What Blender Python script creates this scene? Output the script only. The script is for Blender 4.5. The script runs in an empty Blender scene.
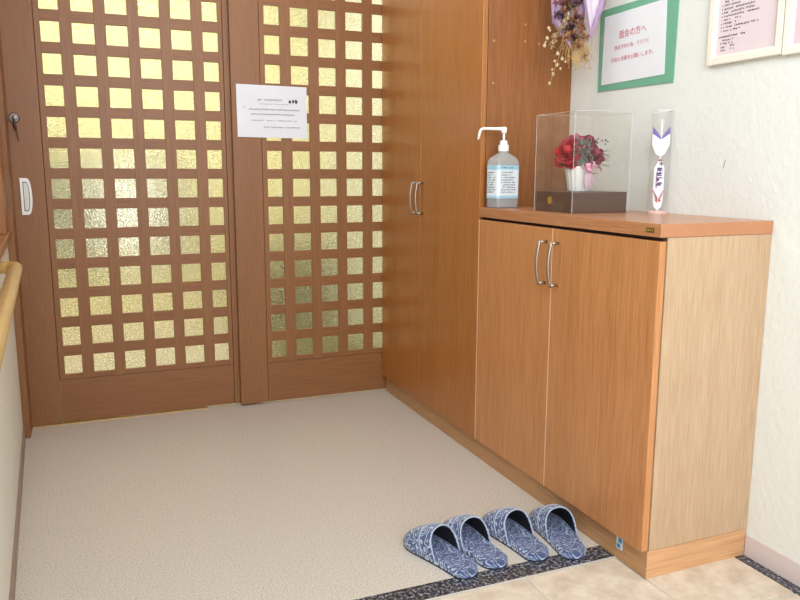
import bpy, bmesh, math, random
from mathutils import Vector, Matrix
random.seed(7)
PI = math.pi
COL = bpy.context.scene.collection

# ------------------------------------------------------------------ helpers
def lin(r, g, b):
    def c(v):
        v /= 255.0
        return v/12.92 if v <= .04045 else ((v+.055)/1.055)**2.4
    return (c(r), c(g), c(b), 1)

def new_mat(name):
    m = bpy.data.materials.new(name); m.use_nodes = True
    nt = m.node_tree
    return m, nt, nt.nodes['Principled BSDF']

def plain(name, rgb, rough=.5, metal=0, noise=0, nscale=200, bump=0, bscale=300, sheen=0, spec=.5):
    m, nt, b = new_mat(name)
    b.inputs['Roughness'].default_value = rough
    b.inputs['Metallic'].default_value = metal
    b.inputs['Specular IOR Level'].default_value = spec
    c = lin(*rgb)
    tc = nt.nodes.new('ShaderNodeTexCoord')
    n = nt.nodes.new('ShaderNodeTexNoise'); n.inputs['Scale'].default_value = nscale
    nt.links.new(tc.outputs['Object'], n.inputs['Vector'])
    mx = nt.nodes.new('ShaderNodeMix'); mx.data_type = 'RGBA'
    k = 1-max(noise, .02)
    mx.inputs['A'].default_value = c
    mx.inputs['B'].default_value = (c[0]*k, c[1]*k, c[2]*k, 1)
    nt.links.new(n.outputs['Fac'], mx.inputs['Factor'])
    nt.links.new(mx.outputs['Result'], b.inputs['Base Color'])
    if bump:
        n2 = nt.nodes.new('ShaderNodeTexNoise'); n2.inputs['Scale'].default_value = bscale
        n2.inputs['Detail'].default_value = 4
        nt.links.new(tc.outputs['Object'], n2.inputs['Vector'])
        bp = nt.nodes.new('ShaderNodeBump'); bp.inputs['Strength'].default_value = bump
        bp.inputs['Distance'].default_value = .002
        nt.links.new(n2.outputs['Fac'], bp.inputs['Height'])
        nt.links.new(bp.outputs['Normal'], b.inputs['Normal'])
    return m

def wood(name, light, dark, axis='z', rough=.4, fine=260, contrast=1.0, coat=0):
    """straight grained veneer; axis = direction of the grain"""
    m, nt, b = new_mat(name)
    b.inputs['Roughness'].default_value = rough
    b.inputs['Coat Weight'].default_value = coat
    b.inputs['Coat Roughness'].default_value = .25
    tc = nt.nodes.new('ShaderNodeTexCoord')
    def grain(ac, al, detail):
        mp = nt.nodes.new('ShaderNodeMapping')
        s = [ac, ac, ac]; s['xyz'.index(axis)] = al
        mp.inputs['Scale'].default_value = s
        nt.links.new(tc.outputs['Object'], mp.inputs['Vector'])
        n = nt.nodes.new('ShaderNodeTexNoise'); n.inputs['Scale'].default_value = 1
        n.inputs['Detail'].default_value = detail
        nt.links.new(mp.outputs['Vector'], n.inputs['Vector'])
        return n
    a = grain(fine, 9, 4); c = grain(16, .7, 3)
    add = nt.nodes.new('ShaderNodeMath'); add.operation = 'MULTIPLY_ADD'
    nt.links.new(a.outputs['Fac'], add.inputs[0]); add.inputs[1].default_value = .78
    h = nt.nodes.new('ShaderNodeMath'); h.operation = 'MULTIPLY'; h.inputs[1].default_value = .22
    nt.links.new(c.outputs['Fac'], h.inputs[0]); nt.links.new(h.outputs[0], add.inputs[2])
    cr = nt.nodes.new('ShaderNodeValToRGB')
    w = .16/contrast
    cr.color_ramp.elements[0].position = max(0, .5-w); cr.color_ramp.elements[0].color = lin(*dark)
    cr.color_ramp.elements[1].position = min(1, .5+w); cr.color_ramp.elements[1].color = lin(*light)
    nt.links.new(add.outputs[0], cr.inputs['Fac'])
    nt.links.new(cr.outputs['Color'], b.inputs['Base Color'])
    bp = nt.nodes.new('ShaderNodeBump'); bp.inputs['Strength'].default_value = .12
    bp.inputs['Distance'].default_value = .001
    nt.links.new(a.outputs['Fac'], bp.inputs['Height']); nt.links.new(bp.outputs['Normal'], b.inputs['Normal'])
    return m

def clear(name, rgb=(255, 255, 255), rough=.02, alpha=.12, ior=1.45):
    """thin clear plastic: mostly transparent with a fresnel reflection"""
    m, nt, b = new_mat(name)
    out = nt.nodes['Material Output']
    nt.nodes.remove(b)
    tr = nt.nodes.new('ShaderNodeBsdfTransparent'); tr.inputs['Color'].default_value = lin(*rgb)
    gl = nt.nodes.new('ShaderNodeBsdfGlossy'); gl.inputs['Roughness'].default_value = rough
    df = nt.nodes.new('ShaderNodeBsdfDiffuse'); df.inputs['Color'].default_value = (.8, .8, .78, 1)
    lw = nt.nodes.new('ShaderNodeLayerWeight'); lw.inputs['Blend'].default_value = .25
    fr = nt.nodes.new('ShaderNodeMath'); fr.operation = 'MULTIPLY_ADD'; fr.inputs[1].default_value = (ior-1)*.55; fr.inputs[2].default_value = .012
    nt.links.new(lw.outputs['Facing'], fr.inputs[0])
    mx = nt.nodes.new('ShaderNodeMixShader'); mx2 = nt.nodes.new('ShaderNodeMixShader')
    mx2.inputs[0].default_value = alpha
    nt.links.new(tr.outputs[0], mx2.inputs[1]); nt.links.new(df.outputs[0], mx2.inputs[2])
    nt.links.new(fr.outputs[0], mx.inputs[0]); nt.links.new(mx2.outputs[0], mx.inputs[1])
    nt.links.new(gl.outputs[0], mx.inputs[2]); nt.links.new(mx.outputs[0], out.inputs['Surface'])
    return m

def obj(name, bm, mats, parent=None, smooth=False, bevel=0, local=False, autosmooth=True):
    """link bm as one mesh; world coordinates unless local, then moved into the parent's frame"""
    me = bpy.data.meshes.new(name)
    if parent is not None and not local:
        bmesh.ops.translate(bm, verts=bm.verts, vec=-Vector(parent['_base']))
    bmesh.ops.recalc_face_normals(bm, faces=bm.faces)
    bm.to_mesh(me); bm.free()
    for m in (mats if isinstance(mats, (list, tuple)) else [mats]):
        me.materials.append(m)
    if smooth:
        for p in me.polygons: p.use_smooth = True
    o = bpy.data.objects.new(name, me); COL.objects.link(o)
    if parent is not None: o.parent = parent
    if parent is not None: o['_base'] = parent['_base']
    else: o['_base'] = (0, 0, 0)
    if bevel:
        md = o.modifiers.new('bevel', 'BEVEL'); md.width = bevel; md.segments = 2; md.limit_method = 'ANGLE'
    return o

def thing(name, label, cat, loc=(0, 0, 0), rotz=0, group=None):
    o = bpy.data.objects.new(name, None); COL.objects.link(o)
    o.empty_display_size = .05
    o.location = loc; o.rotation_euler = (0, 0, rotz)
    if label: o['label'] = label
    if cat: o['category'] = cat
    if group: o['group'] = group
    o['_base'] = tuple(loc)
    return o

def struct(name, bm, mats, label=None, cat=None, **k):
    o = obj(name, bm, mats, **k)
    o['kind'] = 'structure'
    if label: o['label'] = label
    if cat: o['category'] = cat
    return o

def box(bm, x0, x1, y0, y1, z0, z1, mi=0):
    v = [bm.verts.new(p) for p in ((x0,y0,z0),(x1,y0,z0),(x1,y1,z0),(x0,y1,z0),(x0,y0,z1),(x1,y0,z1),(x1,y1,z1),(x0,y1,z1))]
    for f in ((3,2,1,0),(4,5,6,7),(0,1,5,4),(1,2,6,5),(2,3,7,6),(3,0,4,7)):
        bm.faces.new([v[i] for i in f]).material_index = mi
    return v

def B(*boxes):
    bm = bmesh.new()
    for b in boxes: box(bm, *b)
    return bm

def frame_of(d):
    d = d.normalized()
    a = Vector((0, 0, 1)) if abs(d.z) < .9 else Vector((1, 0, 0))
    u = d.cross(a).normalized(); w = u.cross(d).normalized()
    return u, w

def tube(bm, pts, r, n=10, caps=True, mi=0, flat=None):
    pts = [Vector(p) for p in pts]
    rr = r if isinstance(r, (list, tuple)) else [r]*len(pts)
    rings = []; pu = None
    for i, p in enumerate(pts):
        d = (pts[min(i+1, len(pts)-1)]-pts[max(i-1, 0)])
        u, w = frame_of(d)
        if pu is not None:
            dn = d.normalized(); u = (pu - dn*pu.dot(dn)).normalized(); w = u.cross(dn).normalized()
        pu = u
        k = flat or 1
        rings.append([bm.verts.new(p + rr[i]*(math.cos(2*PI*j/n)*u + k*math.sin(2*PI*j/n)*w)) for j in range(n)])
    for a, b in zip(rings, rings[1:]):
        for j in range(n):
            f = bm.faces.new((a[j], a[(j+1) % n], b[(j+1) % n], b[j])); f.material_index = mi
    if caps:
        bm.faces.new(rings[0][::-1]).material_index = mi
        bm.faces.new(rings[-1]).material_index = mi
    return rings

def lathe(bm, prof, n=24, c=(0, 0, 0), closed_bottom=True, closed_top=True, wob=None, mi=0):
    rings = []
    for r, z in prof:
        ring = []
        for j in range(n):
            a = 2*PI*j/n
            q = r*(wob(j, z) if wob else 1)
            ring.append(bm.verts.new((c[0]+q*math.cos(a), c[1]+q*math.sin(a), c[2]+z)))
        rings.append(ring)
    for a, b in zip(rings, rings[1:]):
        for j in range(n):
            bm.faces.new((a[j], a[(j+1) % n], b[(j+1) % n], b[j])).material_index = mi
    if closed_bottom: bm.faces.new(rings[0][::-1]).material_index = mi
    if closed_top: bm.faces.new(rings[-1]).material_index = mi

def blob(bm, c, r, sub=1, sc=(1, 1, 1), jit=0, mi=0):
    g = bmesh.ops.create_icosphere(bm, subdivisions=sub, radius=1)
    for v in g['verts']:
        k = r*(1+random.uniform(-jit, jit))
        v.co = Vector((c[0]+v.co.x*k*sc[0], c[1]+v.co.y*k*sc[1], c[2]+v.co.z*k*sc[2]))
    for v in g['verts']:
        for f in v.link_faces: f.material_index = mi

def leaf(bm, base, d, length, width, up=None, curl=.15, mi=0):
    """a pointed leaf blade with a slight curl"""
    base = Vector(base); d = Vector(d).normalized()
    u, w = frame_of(d)
    if up is not None:
        w = Vector(up); w = (w-d*w.dot(d)).normalized(); u = d.cross(w)
    prof = [(0, .08), (.25, .8), (.5, 1), (.78, .6), (1, .02)]
    prev = None
    for t, k in prof:
        c = base+d*length*t+w*curl*length*(t*t)
        row = [bm.verts.new(c-u*width*.5*k), bm.verts.new(c-w*width*.12*k), bm.verts.new(c+u*width*.5*k)]
        if prev:
            for i in range(2): bm.faces.new((prev[i], prev[i+1], row[i+1], row[i])).material_index = mi
        prev = row

def text_bm(body, size, mat4, bold=0, align='LEFT', space=1.0):
    """lettering as flat mesh; mat4 puts the text plane in the world"""
    cu = bpy.data.curves.new('lettering', 'FONT'); cu.body = body; cu.size = size
    cu.align_x = align; cu.offset = bold; cu.space_character = space; cu.resolution_u = 3
    o = bpy.data.objects.new('lettering', cu); COL.objects.link(o)
    dg = bpy.context.evaluated_depsgraph_get(); dg.update()
    me = bpy.data.meshes.new_from_object(o.evaluated_get(dg))
    bm = bmesh.new(); bm.from_mesh(me)
    bpy.data.objects.remove(o); bpy.data.curves.remove(cu); bpy.data.meshes.remove(me)
    bmesh.ops.transform(bm, matrix=mat4, verts=bm.verts)
    return bm

def merge(dst, src):
    me = bpy.data.meshes.new('t'); src.to_mesh(me); src.free(); dst.from_mesh(me); bpy.data.meshes.remove(me)

def plane_matrix(origin, right, up):
    r = Vector(right).normalized(); u = Vector(up).normalized(); n = r.cross(u)
    return Matrix(((r.x, u.x, n.x, origin[0]), (r.y, u.y, n.y, origin[1]), (r.z, u.z, n.z, origin[2]), (0, 0, 0, 1)))

def strokes(bm, M, x, y, length, h, dens=1.0, thick=None, fill=.86):
    """a line of small unreadable print: each character a few short strokes; plane coords through M"""
    t = thick or h*.13
    cx = x
    while cx < x+length-h*.5:
        if random.random() < fill:
            cw = h*.82
            for _ in range(int(2+3*dens)):
                if random.random() < .5:
                    a, b = cx+random.uniform(0, .3)*cw, cx+random.uniform(.6, 1)*cw
                    yy = y+random.uniform(.05, .95)*h
                    q = ((a, yy), (b, yy+random.uniform(-.1, .1)*h), (b, yy+t), (a, yy+t))
                else:
                    xx = cx+random.uniform(.1, .9)*cw
                    a, b = y+random.uniform(0, .4)*h, y+random.uniform(.6, 1)*h
                    q = ((xx, a), (xx+t, a), (xx+t, b), (xx, b))
                bm.faces.new([bm.verts.new(M @ Vector((p[0], p[1], 0))) for p in q])
        cx += h

# ------------------------------------------------------------------ materials
M = {}
M['door_v'] = wood('door wood upright grain', (149, 101, 61), (129, 84, 47), 'z', .42, 340)
M['door_h'] = wood('door wood level grain', (147, 98, 58), (127, 81, 44), 'x', .42, 340)
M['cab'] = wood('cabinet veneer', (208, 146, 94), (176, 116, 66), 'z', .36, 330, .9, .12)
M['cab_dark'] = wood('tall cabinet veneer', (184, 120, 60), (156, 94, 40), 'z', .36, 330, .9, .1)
M['cab_daylit'] = wood('cabinet side veneer', (200, 170, 138), (174, 143, 110), 'z', .45, 380, 1)  # paler than the fronts, partly daylight put into the colour
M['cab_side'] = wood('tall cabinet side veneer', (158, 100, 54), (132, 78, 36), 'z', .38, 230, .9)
M['plinth'] = wood('plinth veneer level grain', (196, 150, 105), (170, 124, 80), 'y', .42, 260)
M['plinth_x'] = wood('plinth end veneer', (216, 168, 124), (194, 144, 100), 'x', .42, 240)
M['top'] = wood('counter veneer', (194, 137, 96), (168, 110, 72), 'y', .3, 300, .9, .2)
M['sill'] = wood('sill wood', (170, 114, 66), (146, 92, 48), 'y', .4, 300)
M['rail'] = wood('handrail wood', (208, 168, 104), (190, 148, 84), 'y', .28, 160, 1, .4)
M['shadow'] = plain('painted gap shade', (40, 22, 14), .8)  # shade of narrow gaps as a flat dark colour
M['metal'] = plain('satin nickel', (178, 170, 160), .38, 1)
M['steel'] = plain('brushed pull plate', (212, 210, 205), .38, .6)
M['pullcup'] = plain('pull recess', (190, 186, 176), .35, .8)
M['black'] = plain('black rubber', (30, 26, 24), .5)
M['key'] = plain('dark key metal', (88, 74, 66), .35, .8)
M['paper'] = plain('white paper', (232, 234, 240), .6, spec=.4)
M['paper_cool'] = plain('laminated white paper', (226, 228, 236), .3)
M['ink'] = plain('black ink', (40, 40, 48), .8)
M['ink_soft'] = plain('grey ink', (110, 112, 128), .8)
M['ink_red'] = plain('rose red ink', (208, 104, 124), .8)
M['green'] = plain('green card', (116, 178, 148), .6, noise=.1, nscale=40)
M['pinkpaper'] = plain('pale pink document', (224, 208, 212), .5)
M['pinkpaper2'] = plain('rose pink document', (232, 190, 198), .5)
M['frame'] = plain('cream picture frame', (238, 234, 220), .35)
M['basebd_r'] = plain('pinkish grey baseboard', (214, 200, 198), .5)
M['basebd_l'] = plain('brown grey baseboard', (150, 128, 112), .5)
M['clear'] = clear('clear acrylic', (250, 250, 248), .02, .028, 1.25)
M['cleartube'] = clear('clear tube plastic', (252, 252, 252), .03, .05, 1.4)
M['grout'] = plain('pale grout', (206, 202, 196), .9)
M['strip'] = plain('pale metal strip', (220, 218, 212), .4, .3)
M['white_pl'] = plain('white plastic', (245, 245, 242), .35)
M['cream'] = plain('cream plaster', (245, 238, 190), .9)

def wall_mat(name, rgb):
    m, nt, b = new_mat(name)
    b.inputs['Roughness'].default_value = .85
    tc = nt.nodes.new('ShaderNodeTexCoord')
    v = nt.nodes.new('ShaderNodeTexNoise'); v.inputs['Scale'].default_value = 55; v.inputs['Detail'].default_value = 5
    v2 = nt.nodes.new('ShaderNodeTexNoise'); v2.inputs['Scale'].default_value = 3
    for q in (v, v2): nt.links.new(tc.outputs['Object'], q.inputs['Vector'])
    mx = nt.nodes.new('ShaderNodeMix'); mx.data_type = 'RGBA'
    c = lin(*rgb); mx.inputs['A'].default_value = c; mx.inputs['B'].default_value = (c[0]*.92, c[1]*.92, c[2]*.9, 1)
    nt.links.new(v2.outputs['Fac'], mx.inputs['Factor']); nt.links.new(mx.outputs['Result'], b.inputs['Base Color'])
    bp = nt.nodes.new('ShaderNodeBump'); bp.inputs['Strength'].default_value = .5; bp.inputs['Distance'].default_value = .004
    nt.links.new(v.outputs['Fac'], bp.inputs['Height']); nt.links.new(bp.outputs['Normal'], b.inputs['Normal'])
    return m
M['wall'] = wall_mat('white textured wallpaper', (231, 233, 229))
M['wall_l'] = wall_mat('white wallpaper left', (228, 226, 216))

def vinyl():
    m, nt, b = new_mat('speckled beige vinyl')
    b.inputs['Roughness'].default_value = .42
    tc = nt.nodes.new('ShaderNodeTexCoord')
    n = nt.nodes.new('ShaderNodeTexNoise'); n.inputs['Scale'].default_value = 230; n.inputs['Detail'].default_value = 3
    n.inputs['Roughness'].default_value = .7
    nt.links.new(tc.outputs['Object'], n.inputs['Vector'])
    cr = nt.nodes.new('ShaderNodeValToRGB'); e = cr.color_ramp.elements
    e[0].position = .3; e[0].color = lin(150, 138, 128)
    e[1].position = .47; e[1].color = lin(203, 193, 182)
    q = e.new(.66); q.color = lin(222, 214, 205)
    nt.links.new(n.outputs['Fac'], cr.inputs['Fac']); nt.links.new(cr.outputs['Color'], b.inputs['Base Color'])
    bp = nt.nodes.new('ShaderNodeBump'); bp.inputs['Strength'].default_value = .15; bp.inputs['Distance'].default_value = .001
    nt.links.new(n.outputs['Fac'], bp.inputs['Height']); nt.links.new(bp.outputs['Normal'], b.inputs['Normal'])
    return m
M['vinyl'] = vinyl()

def granite():
    m, nt, b = new_mat('polished black granite')
    b.inputs['Roughness'].default_value = .22
    tc = nt.nodes.new('ShaderNodeTexCoord')
    n = nt.nodes.new('ShaderNodeTexNoise'); n.inputs['Scale'].default_value = 110; n.inputs['Detail'].default_value = 5
    n.inputs['Roughness'].default_value = .75
    nt.links.new(tc.outputs['Object'], n.inputs['Vector'])
    cr = nt.nodes.new('ShaderNodeValToRGB'); e = cr.color_ramp.elements
    e[0].position = .44; e[0].color = lin(32, 33, 40)
    e[1].position = .68; e[1].color = lin(190, 190, 198)
    q = e.new(.53); q.color = lin(82, 82, 90)
    nt.links.new(n.outputs['Fac'], cr.inputs['Fac']); nt.links.new(cr.outputs['Color'], b.inputs['Base Color'])
    return m
M['granite'] = granite()

def tile():
    m, nt, b = new_mat('beige stone tile')
    b.inputs['Roughness'].default_value = .5
    tc = nt.nodes.new('ShaderNodeTexCoord')
    n = nt.nodes.new('ShaderNodeTexNoise'); n.inputs['Scale'].default_value = 14; n.inputs['Detail'].default_value = 8
    n.inputs['Roughness'].default_value = .65
    nt.links.new(tc.outputs['Object'], n.inputs['Vector'])
    cr = nt.nodes.new('ShaderNodeValToRGB'); e = cr.color_ramp.elements
    e[0].position = .3; e[0].color = lin(190, 170, 148)
    e[1].position = .62; e[1].color = lin(224, 210, 192)
    nt.links.new(n.outputs['Fac'], cr.inputs['Fac']); nt.links.new(cr.outputs['Color'], b.inputs['Base Color'])
    bp = nt.nodes.new('ShaderNodeBump'); bp.inputs['Strength'].default_value = .3; bp.inputs['Distance'].default_value = .002
    nt.links.new(n.outputs['Fac'], bp.inputs['Height']); nt.links.new(bp.outputs['Normal'], b.inputs['Normal'])
    return m
M['tile'] = tile()

def figured_glass():
    m, nt, b = new_mat('hammered figured glass')
    b.inputs['Base Color'].default_value = (1, .99, .93, 1)
    b.inputs['Roughness'].default_value = .05
    b.inputs['IOR'].default_value = 1.45
    b.inputs['Transmission Weight'].default_value = 1
    tc = nt.nodes.new('ShaderNodeTexCoord')
    n = nt.nodes.new('ShaderNodeTexNoise'); n.inputs['Scale'].default_value = 125; n.inputs['Detail'].default_value = 2
    n.inputs['Distortion'].default_value = .6
    nt.links.new(tc.outputs['Object'], n.inputs['Vector'])
    bp = nt.nodes.new('ShaderNodeBump'); bp.inputs['Strength'].default_value = .9; bp.inputs['Distance'].default_value = .0032
    n3 = nt.nodes.new('ShaderNodeTexNoise'); n3.inputs['Scale'].default_value = 190; n3.inputs['Detail'].default_value = 2
    nt.links.new(tc.outputs['Object'], n3.inputs['Vector'])
    cr = nt.nodes.new('ShaderNodeValToRGB'); e = cr.color_ramp.elements
    e[0].position = .34; e[0].color = (.58, .55, .42, 1); e[1].position = .55; e[1].color = (1, .995, .95, 1)
    nt.links.new(n3.outputs['Fac'], cr.inputs['Fac']); nt.links.new(cr.outputs['Color'], b.inputs['Base Color'])
    nt.links.new(n.outputs['Fac'], bp.inputs['Height']); nt.links.new(bp.outputs['Normal'], b.inputs['Normal'])
    return m
M['figured'] = figured_glass()

def paisley(name, base, line, scale, thr=.5):
    """blue fabric woven with pale swirling lines"""
    m, nt, b = new_mat(name)
    b.inputs['Roughness'].default_value = .6
    b.inputs['Sheen Weight'].default_value = .3
    tc = nt.nodes.new('ShaderNodeTexCoord')
    n = nt.nodes.new('ShaderNodeTexNoise'); n.inputs['Scale'].default_value = scale*.5; n.inputs['Detail'].default_value = 1
    nt.links.new(tc.outputs['Object'], n.inputs['Vector'])
    mu = nt.nodes.new('ShaderNodeMath'); mu.operation = 'MULTIPLY'; mu.inputs[1].default_value = 46
    nt.links.new(n.outputs['Fac'], mu.inputs[0])
    si = nt.nodes.new('ShaderNodeMath'); si.operation = 'SINE'; nt.links.new(mu.outputs[0], si.inputs[0])
    n2 = nt.nodes.new('ShaderNodeTexNoise'); n2.inputs['Scale'].default_value = scale*5
    nt.links.new(tc.outputs['Object'], n2.inputs['Vector'])
    ad = nt.nodes.new('ShaderNodeMath'); ad.operation = 'MULTIPLY_ADD'; ad.inputs[1].default_value = 2.2
    nt.links.new(n2.outputs['Fac'], ad.inputs[0]); nt.links.new(si.outputs[0], ad.inputs[2])
    cr = nt.nodes.new('ShaderNodeValToRGB'); e = cr.color_ramp.elements
    sc_ = nt.nodes.new('ShaderNodeMath'); sc_.operation = 'MULTIPLY'; sc_.inputs[1].default_value = .33
    nt.links.new(ad.outputs[0], sc_.inputs[0])
    e[0].position = thr-.1; e[0].color = lin(*base)
    e[1].position = thr+.12; e[1].color = lin(*line)
    nt.links.new(sc_.outputs[0], cr.inputs['Fac']); nt.links.new(cr.outputs['Color'], b.inputs['Base Color'])
    return m
M['fabric'] = paisley('navy and white swirl fabric', (70, 86, 130), (192, 204, 224), 66, .52)
M['insole'] = paisley('blue swirl insole', (58, 74, 118), (160, 176, 208), 72, .53)
M['lining'] = plain('dark navy lining', (14, 14, 24), .9)
M['piping'] = plain('pale grey blue piping', (176, 188, 212), .5)
M['sole'] = plain('dark slipper sole', (34, 38, 62), .6)

# ------------------------------------------------------------------ key dimensions
D = .352            # right wall
YD, YE = 1.817, 1.847   # front faces of the right and left sliding doors
YT = .8908          # near side of the tall cabinet
H, HB, HP = .9, .8676, .075
ZC = 2.4
def xw(y): return -1.5117+.0424*(1.7137-y)     # left wall, very slightly out of square

# ------------------------------------------------------------------ setting
struct('floor', B((-1.75, .45, .19, 3.9, -.03, 0)), M['vinyl'], 'speckled beige vinyl floor in front of the lattice doors', 'floor')
bm = B((-1.75, D+.05, -2.6, .19, -.05, -.0035))
struct('floor.001', bm, M['grout'])
bm = bmesh.new()
ys = [.1215, -.187, -.4825, -.778, -1.0735, -1.369, -1.6645, -1.96, -2.2555, -2.551]
g = .0035
for i in range(7):
    xr = .302 - .2835*i if i else .302
    x1 = .302 - .2835*i if i else .320
    xl = .0185 - .2835*i
    for a, b_ in zip(ys, ys[1:]):
        box(bm, max(xl, -1.75)+g, x1-g, b_+g, a-g, -.02, 0)
struct('floor.002', bm, M['tile'], bevel=.0015)
struct('trim_1', B((-1.75, D, .1255, .19, -.02, .0008)), M['granite'])
struct('trim_2', B((.318, D, -2.6, .10, -.02, .0008)), M['granite'])
struct('trim_3', B((-1.75, .318, .1190, .1255, -.02, .0012)), M['strip'])
struct('wall_right', B((D, D+.12, -2.6, 3.9, -.02, ZC)), M['wall'], 'white textured wallpaper wall behind the cabinets', 'wall')
struct('baseboard_right', B((D-.004, D, -2.6, -.001, 0, .058)), M['basebd_r'])
def skew(bm_, y0, y1, z0, z1, o0, o1):
    """slab following the left wall plane, from offset o0 to o1 in front of it"""
    v = [bm_.verts.new(p) for p in ((xw(y0)+o0, y0, z0), (xw(y0)+o1, y0, z0), (xw(y1)+o1, y1, z0), (xw(y1)+o0, y1, z0),
                                    (xw(y0)+o0, y0, z1), (xw(y0)+o1, y0, z1), (xw(y1)+o1, y1, z1), (xw(y1)+o0, y1, z1))]
    for f in ((3,2,1,0),(4,5,6,7),(0,1,5,4),(1,2,6,5),(2,3,7,6),(3,0,4,7)): bm_.faces.new([v[i] for i in f])
bm = bmesh.new()
skew(bm, -1.25, 1.72, -.02, .775, -.12, 0)
skew(bm, -1.25, 1.72, 2.02, ZC, -.12, 0)
skew(bm, -1.25, -.4, .775, 2.02, -.12, 0)
struct('wall_left', bm, M['wall_l'], 'white wallpaper wall under the wooden window sill', 'wall')
bm = bmesh.new(); skew(bm, -1.25, 1.72, 0, .05, 0, .006)
struct('baseboard_left', bm, M['basebd_l'])
# window opening in the left wall
w = thing('window_1', 'wood framed window with wooden sill in the left wall', 'window', (xw(1), 1, .775)); w['kind'] = 'structure'
bm = bmesh.new(); skew(bm, -.42, 1.718, .775, .803, -.10, .016); obj('sill', bm, M['sill'], w, bevel=.003)
bm = bmesh.new(); skew(bm, 1.50, 1.718, .803, 2.02, -.10, .008); skew(bm, -.4, -.3, .803, 2.02, -.10, .008)
skew(bm, -.3, 1.5, 1.93, 2.02, -.10, .008); obj('window_frame', bm, M['sill'], w, bevel=.002)
bm = bmesh.new(); skew(bm, -.3, 1.5, .803, 1.93, -.06, -.055); obj('pane', bm, M['figured'], w)
# door surround
struct('trim_4', B((-1.62, -1.488, 1.722, 1.90, 0, 2.05)), M['door_v'], bevel=.002)
struct('trim_5', B((-1.62, D, 1.815, 1.90, 2.03, 2.10)), M['door_h'], bevel=.002)
struct('wall_back', B((-1.75, D, 1.815, 1.90, 2.10, ZC)), M['wall'])
struct('trim_6', B((-1.488, -.80, 1.842, 1.885, .0002, .004)), M['rail'])
struct('ceiling', B((-1.75, D+.1, -1.2, 3.9, ZC, ZC+.05)), M['wall'])

# ------------------------------------------------------------------ lattice sliding doors
PX, PZ = .1211, .1173
def sliding_door(name, dx, dy, label):
    x0 = -1.498+dx; y0 = YE+dy; th = .026
    t = thing(name, label, 'door', (x0, y0, .004)); t['kind'] = 'structure'
    l0 = -1.3575+dx                      # left edge of first opening
    gx0, gx1 = -1.377+dx, -.682+dx       # inner edge of the stiles
    xe = -.562+dx
    zt, zb = 1.949, .184                 # lattice zone
    obj('stile', B((x0, gx0-.0008, y0, y0+th, .008, 2.04)), M['door_v'], t, bevel=.0015)
    obj('stile', B((gx1+.0008, xe, y0, y0+th, .008, 2.04)), M['door_v'], t, bevel=.0015)
    obj('bottom_rail', B((gx0+.0005, gx1-.0005, y0+.001, y0+th, .008, zb)), M['door_h'], t, bevel=.0015)
    obj('top_rail', B((gx0+.0005, gx1-.0005, y0+.001, y0+th, zt, 2.04)), M['door_h'], t, bevel=.0015)
    cols = [(l0+.002, -1.290+dx)] + [(-1.2455+dx+PX*k, -1.2455+dx+PX*k+.0785) for k in range(4)] + [(-1.2445+dx+PX*4, -.699+dx)]
    rows = [(1.5728-PZ*k-.0758, 1.5728-PZ*k) for k in range(11, -4, -1)]
    bm = bmesh.new()
    ya, yb = y0+.002, y0+.019
    xs = [gx0+.0008]+[v for c in cols for v in c]+[gx1-.0008]
    for i in range(0, len(xs), 2): box(bm, xs[i], xs[i+1], ya, yb, zb+.0012, zt-.0012)
    obj('lattice_upright', bm, M['door_v'], t, bevel=.0008)
    zs = [zb+.0014]+[v for r in rows for v in r]+[zt-.0014]
    bm = bmesh.new()
    for i in range(0, len(zs), 2):
        for a, b_ in cols: box(bm, a-.0005, b_+.0005, ya+.0013, yb-.0013, zs[i], zs[i+1])
    obj('lattice_crossbar', bm, M['door_h'], t, bevel=.0008)
    bm = B((gx0-.003, gx0+.004, yb-.001, yb, zb, zt), (gx1-.004, gx1+.003, yb-.001, yb, zb, zt), (gx0, gx1, yb-.001, yb, zb-.003, zb+.004))
    obj('groove_shade', bm, M['shadow'], t)  # dark backing strips paint the shade inside the grooves
    obj('glass_pane', B((gx0+.002, gx1-.002, y0+.0195, y0+.0225, zb+.002, zt-.002)), M['figured'], t)
    return t
d1 = sliding_door('door_1', 0, 0, 'left sliding lattice door with key lock and recessed pull')
d2 = sliding_door('door_2', .8389, -.03, 'right sliding lattice door with white notice, beside tall cabinet')
# recessed pull: flat back edge left, bowed edge right
def d_outline(xa, xb, z0, z1, n=10):
    pts = [(xa, z0), (xa, z1)]
    hh = (z1-z0)/2; zc = (z0+z1)/2; fx = xa+(xb-xa)*.55
    for i in range(n+1):
        a = PI/2-PI*i/n
        pts.append((fx+(xb-fx)*math.cos(a)**.8 if math.cos(a) > 1e-6 else fx, zc+hh*math.sin(a)))
    return pts
def extrude_xz(bm, pts, y0, y1, mi=0):
    a = [bm.verts.new((x, y0, z)) for x, z in pts]; b = [bm.verts.new((x, y1, z)) for x, z in pts]
    bm.faces.new(a).material_index = mi; bm.faces.new(b[::-1]).material_index = mi
    n = len(pts)
    for i in range(n): bm.faces.new((a[i], a[(i+1) % n], b[(i+1) % n], b[i])).material_index = mi
def ring_xz(bm, po, pi_, y0, y1):
    n = len(po)
    O = [[bm.verts.new((x, y, z)) for x, z in po] for y in (y0, y1)]
    I = [[bm.verts.new((x, y, z)) for x, z in pi_] for y in (y0, y1)]
    for i in range(n):
        j = (i+1) % n
        bm.faces.new((O[0][i], O[0][j], I[0][j], I[0][i])); bm.faces.new((O[0][i], O[0][j], O[1][j], O[1][i]))
        bm.faces.new((I[0][i], I[0][j], I[1][j], I[1][i]))
po = d_outline(-1.4645, -1.425, .850, .990); pi2 = d_outline(-1.4555, -1.4335, .864, .976)
bm = bmesh.new(); ring_xz(bm, po, pi2, YE-.005, YE+.001)
h = obj('pull_handle', bm, M['steel'], d1); h['label'] = 'bright metal recessed pull'
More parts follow.
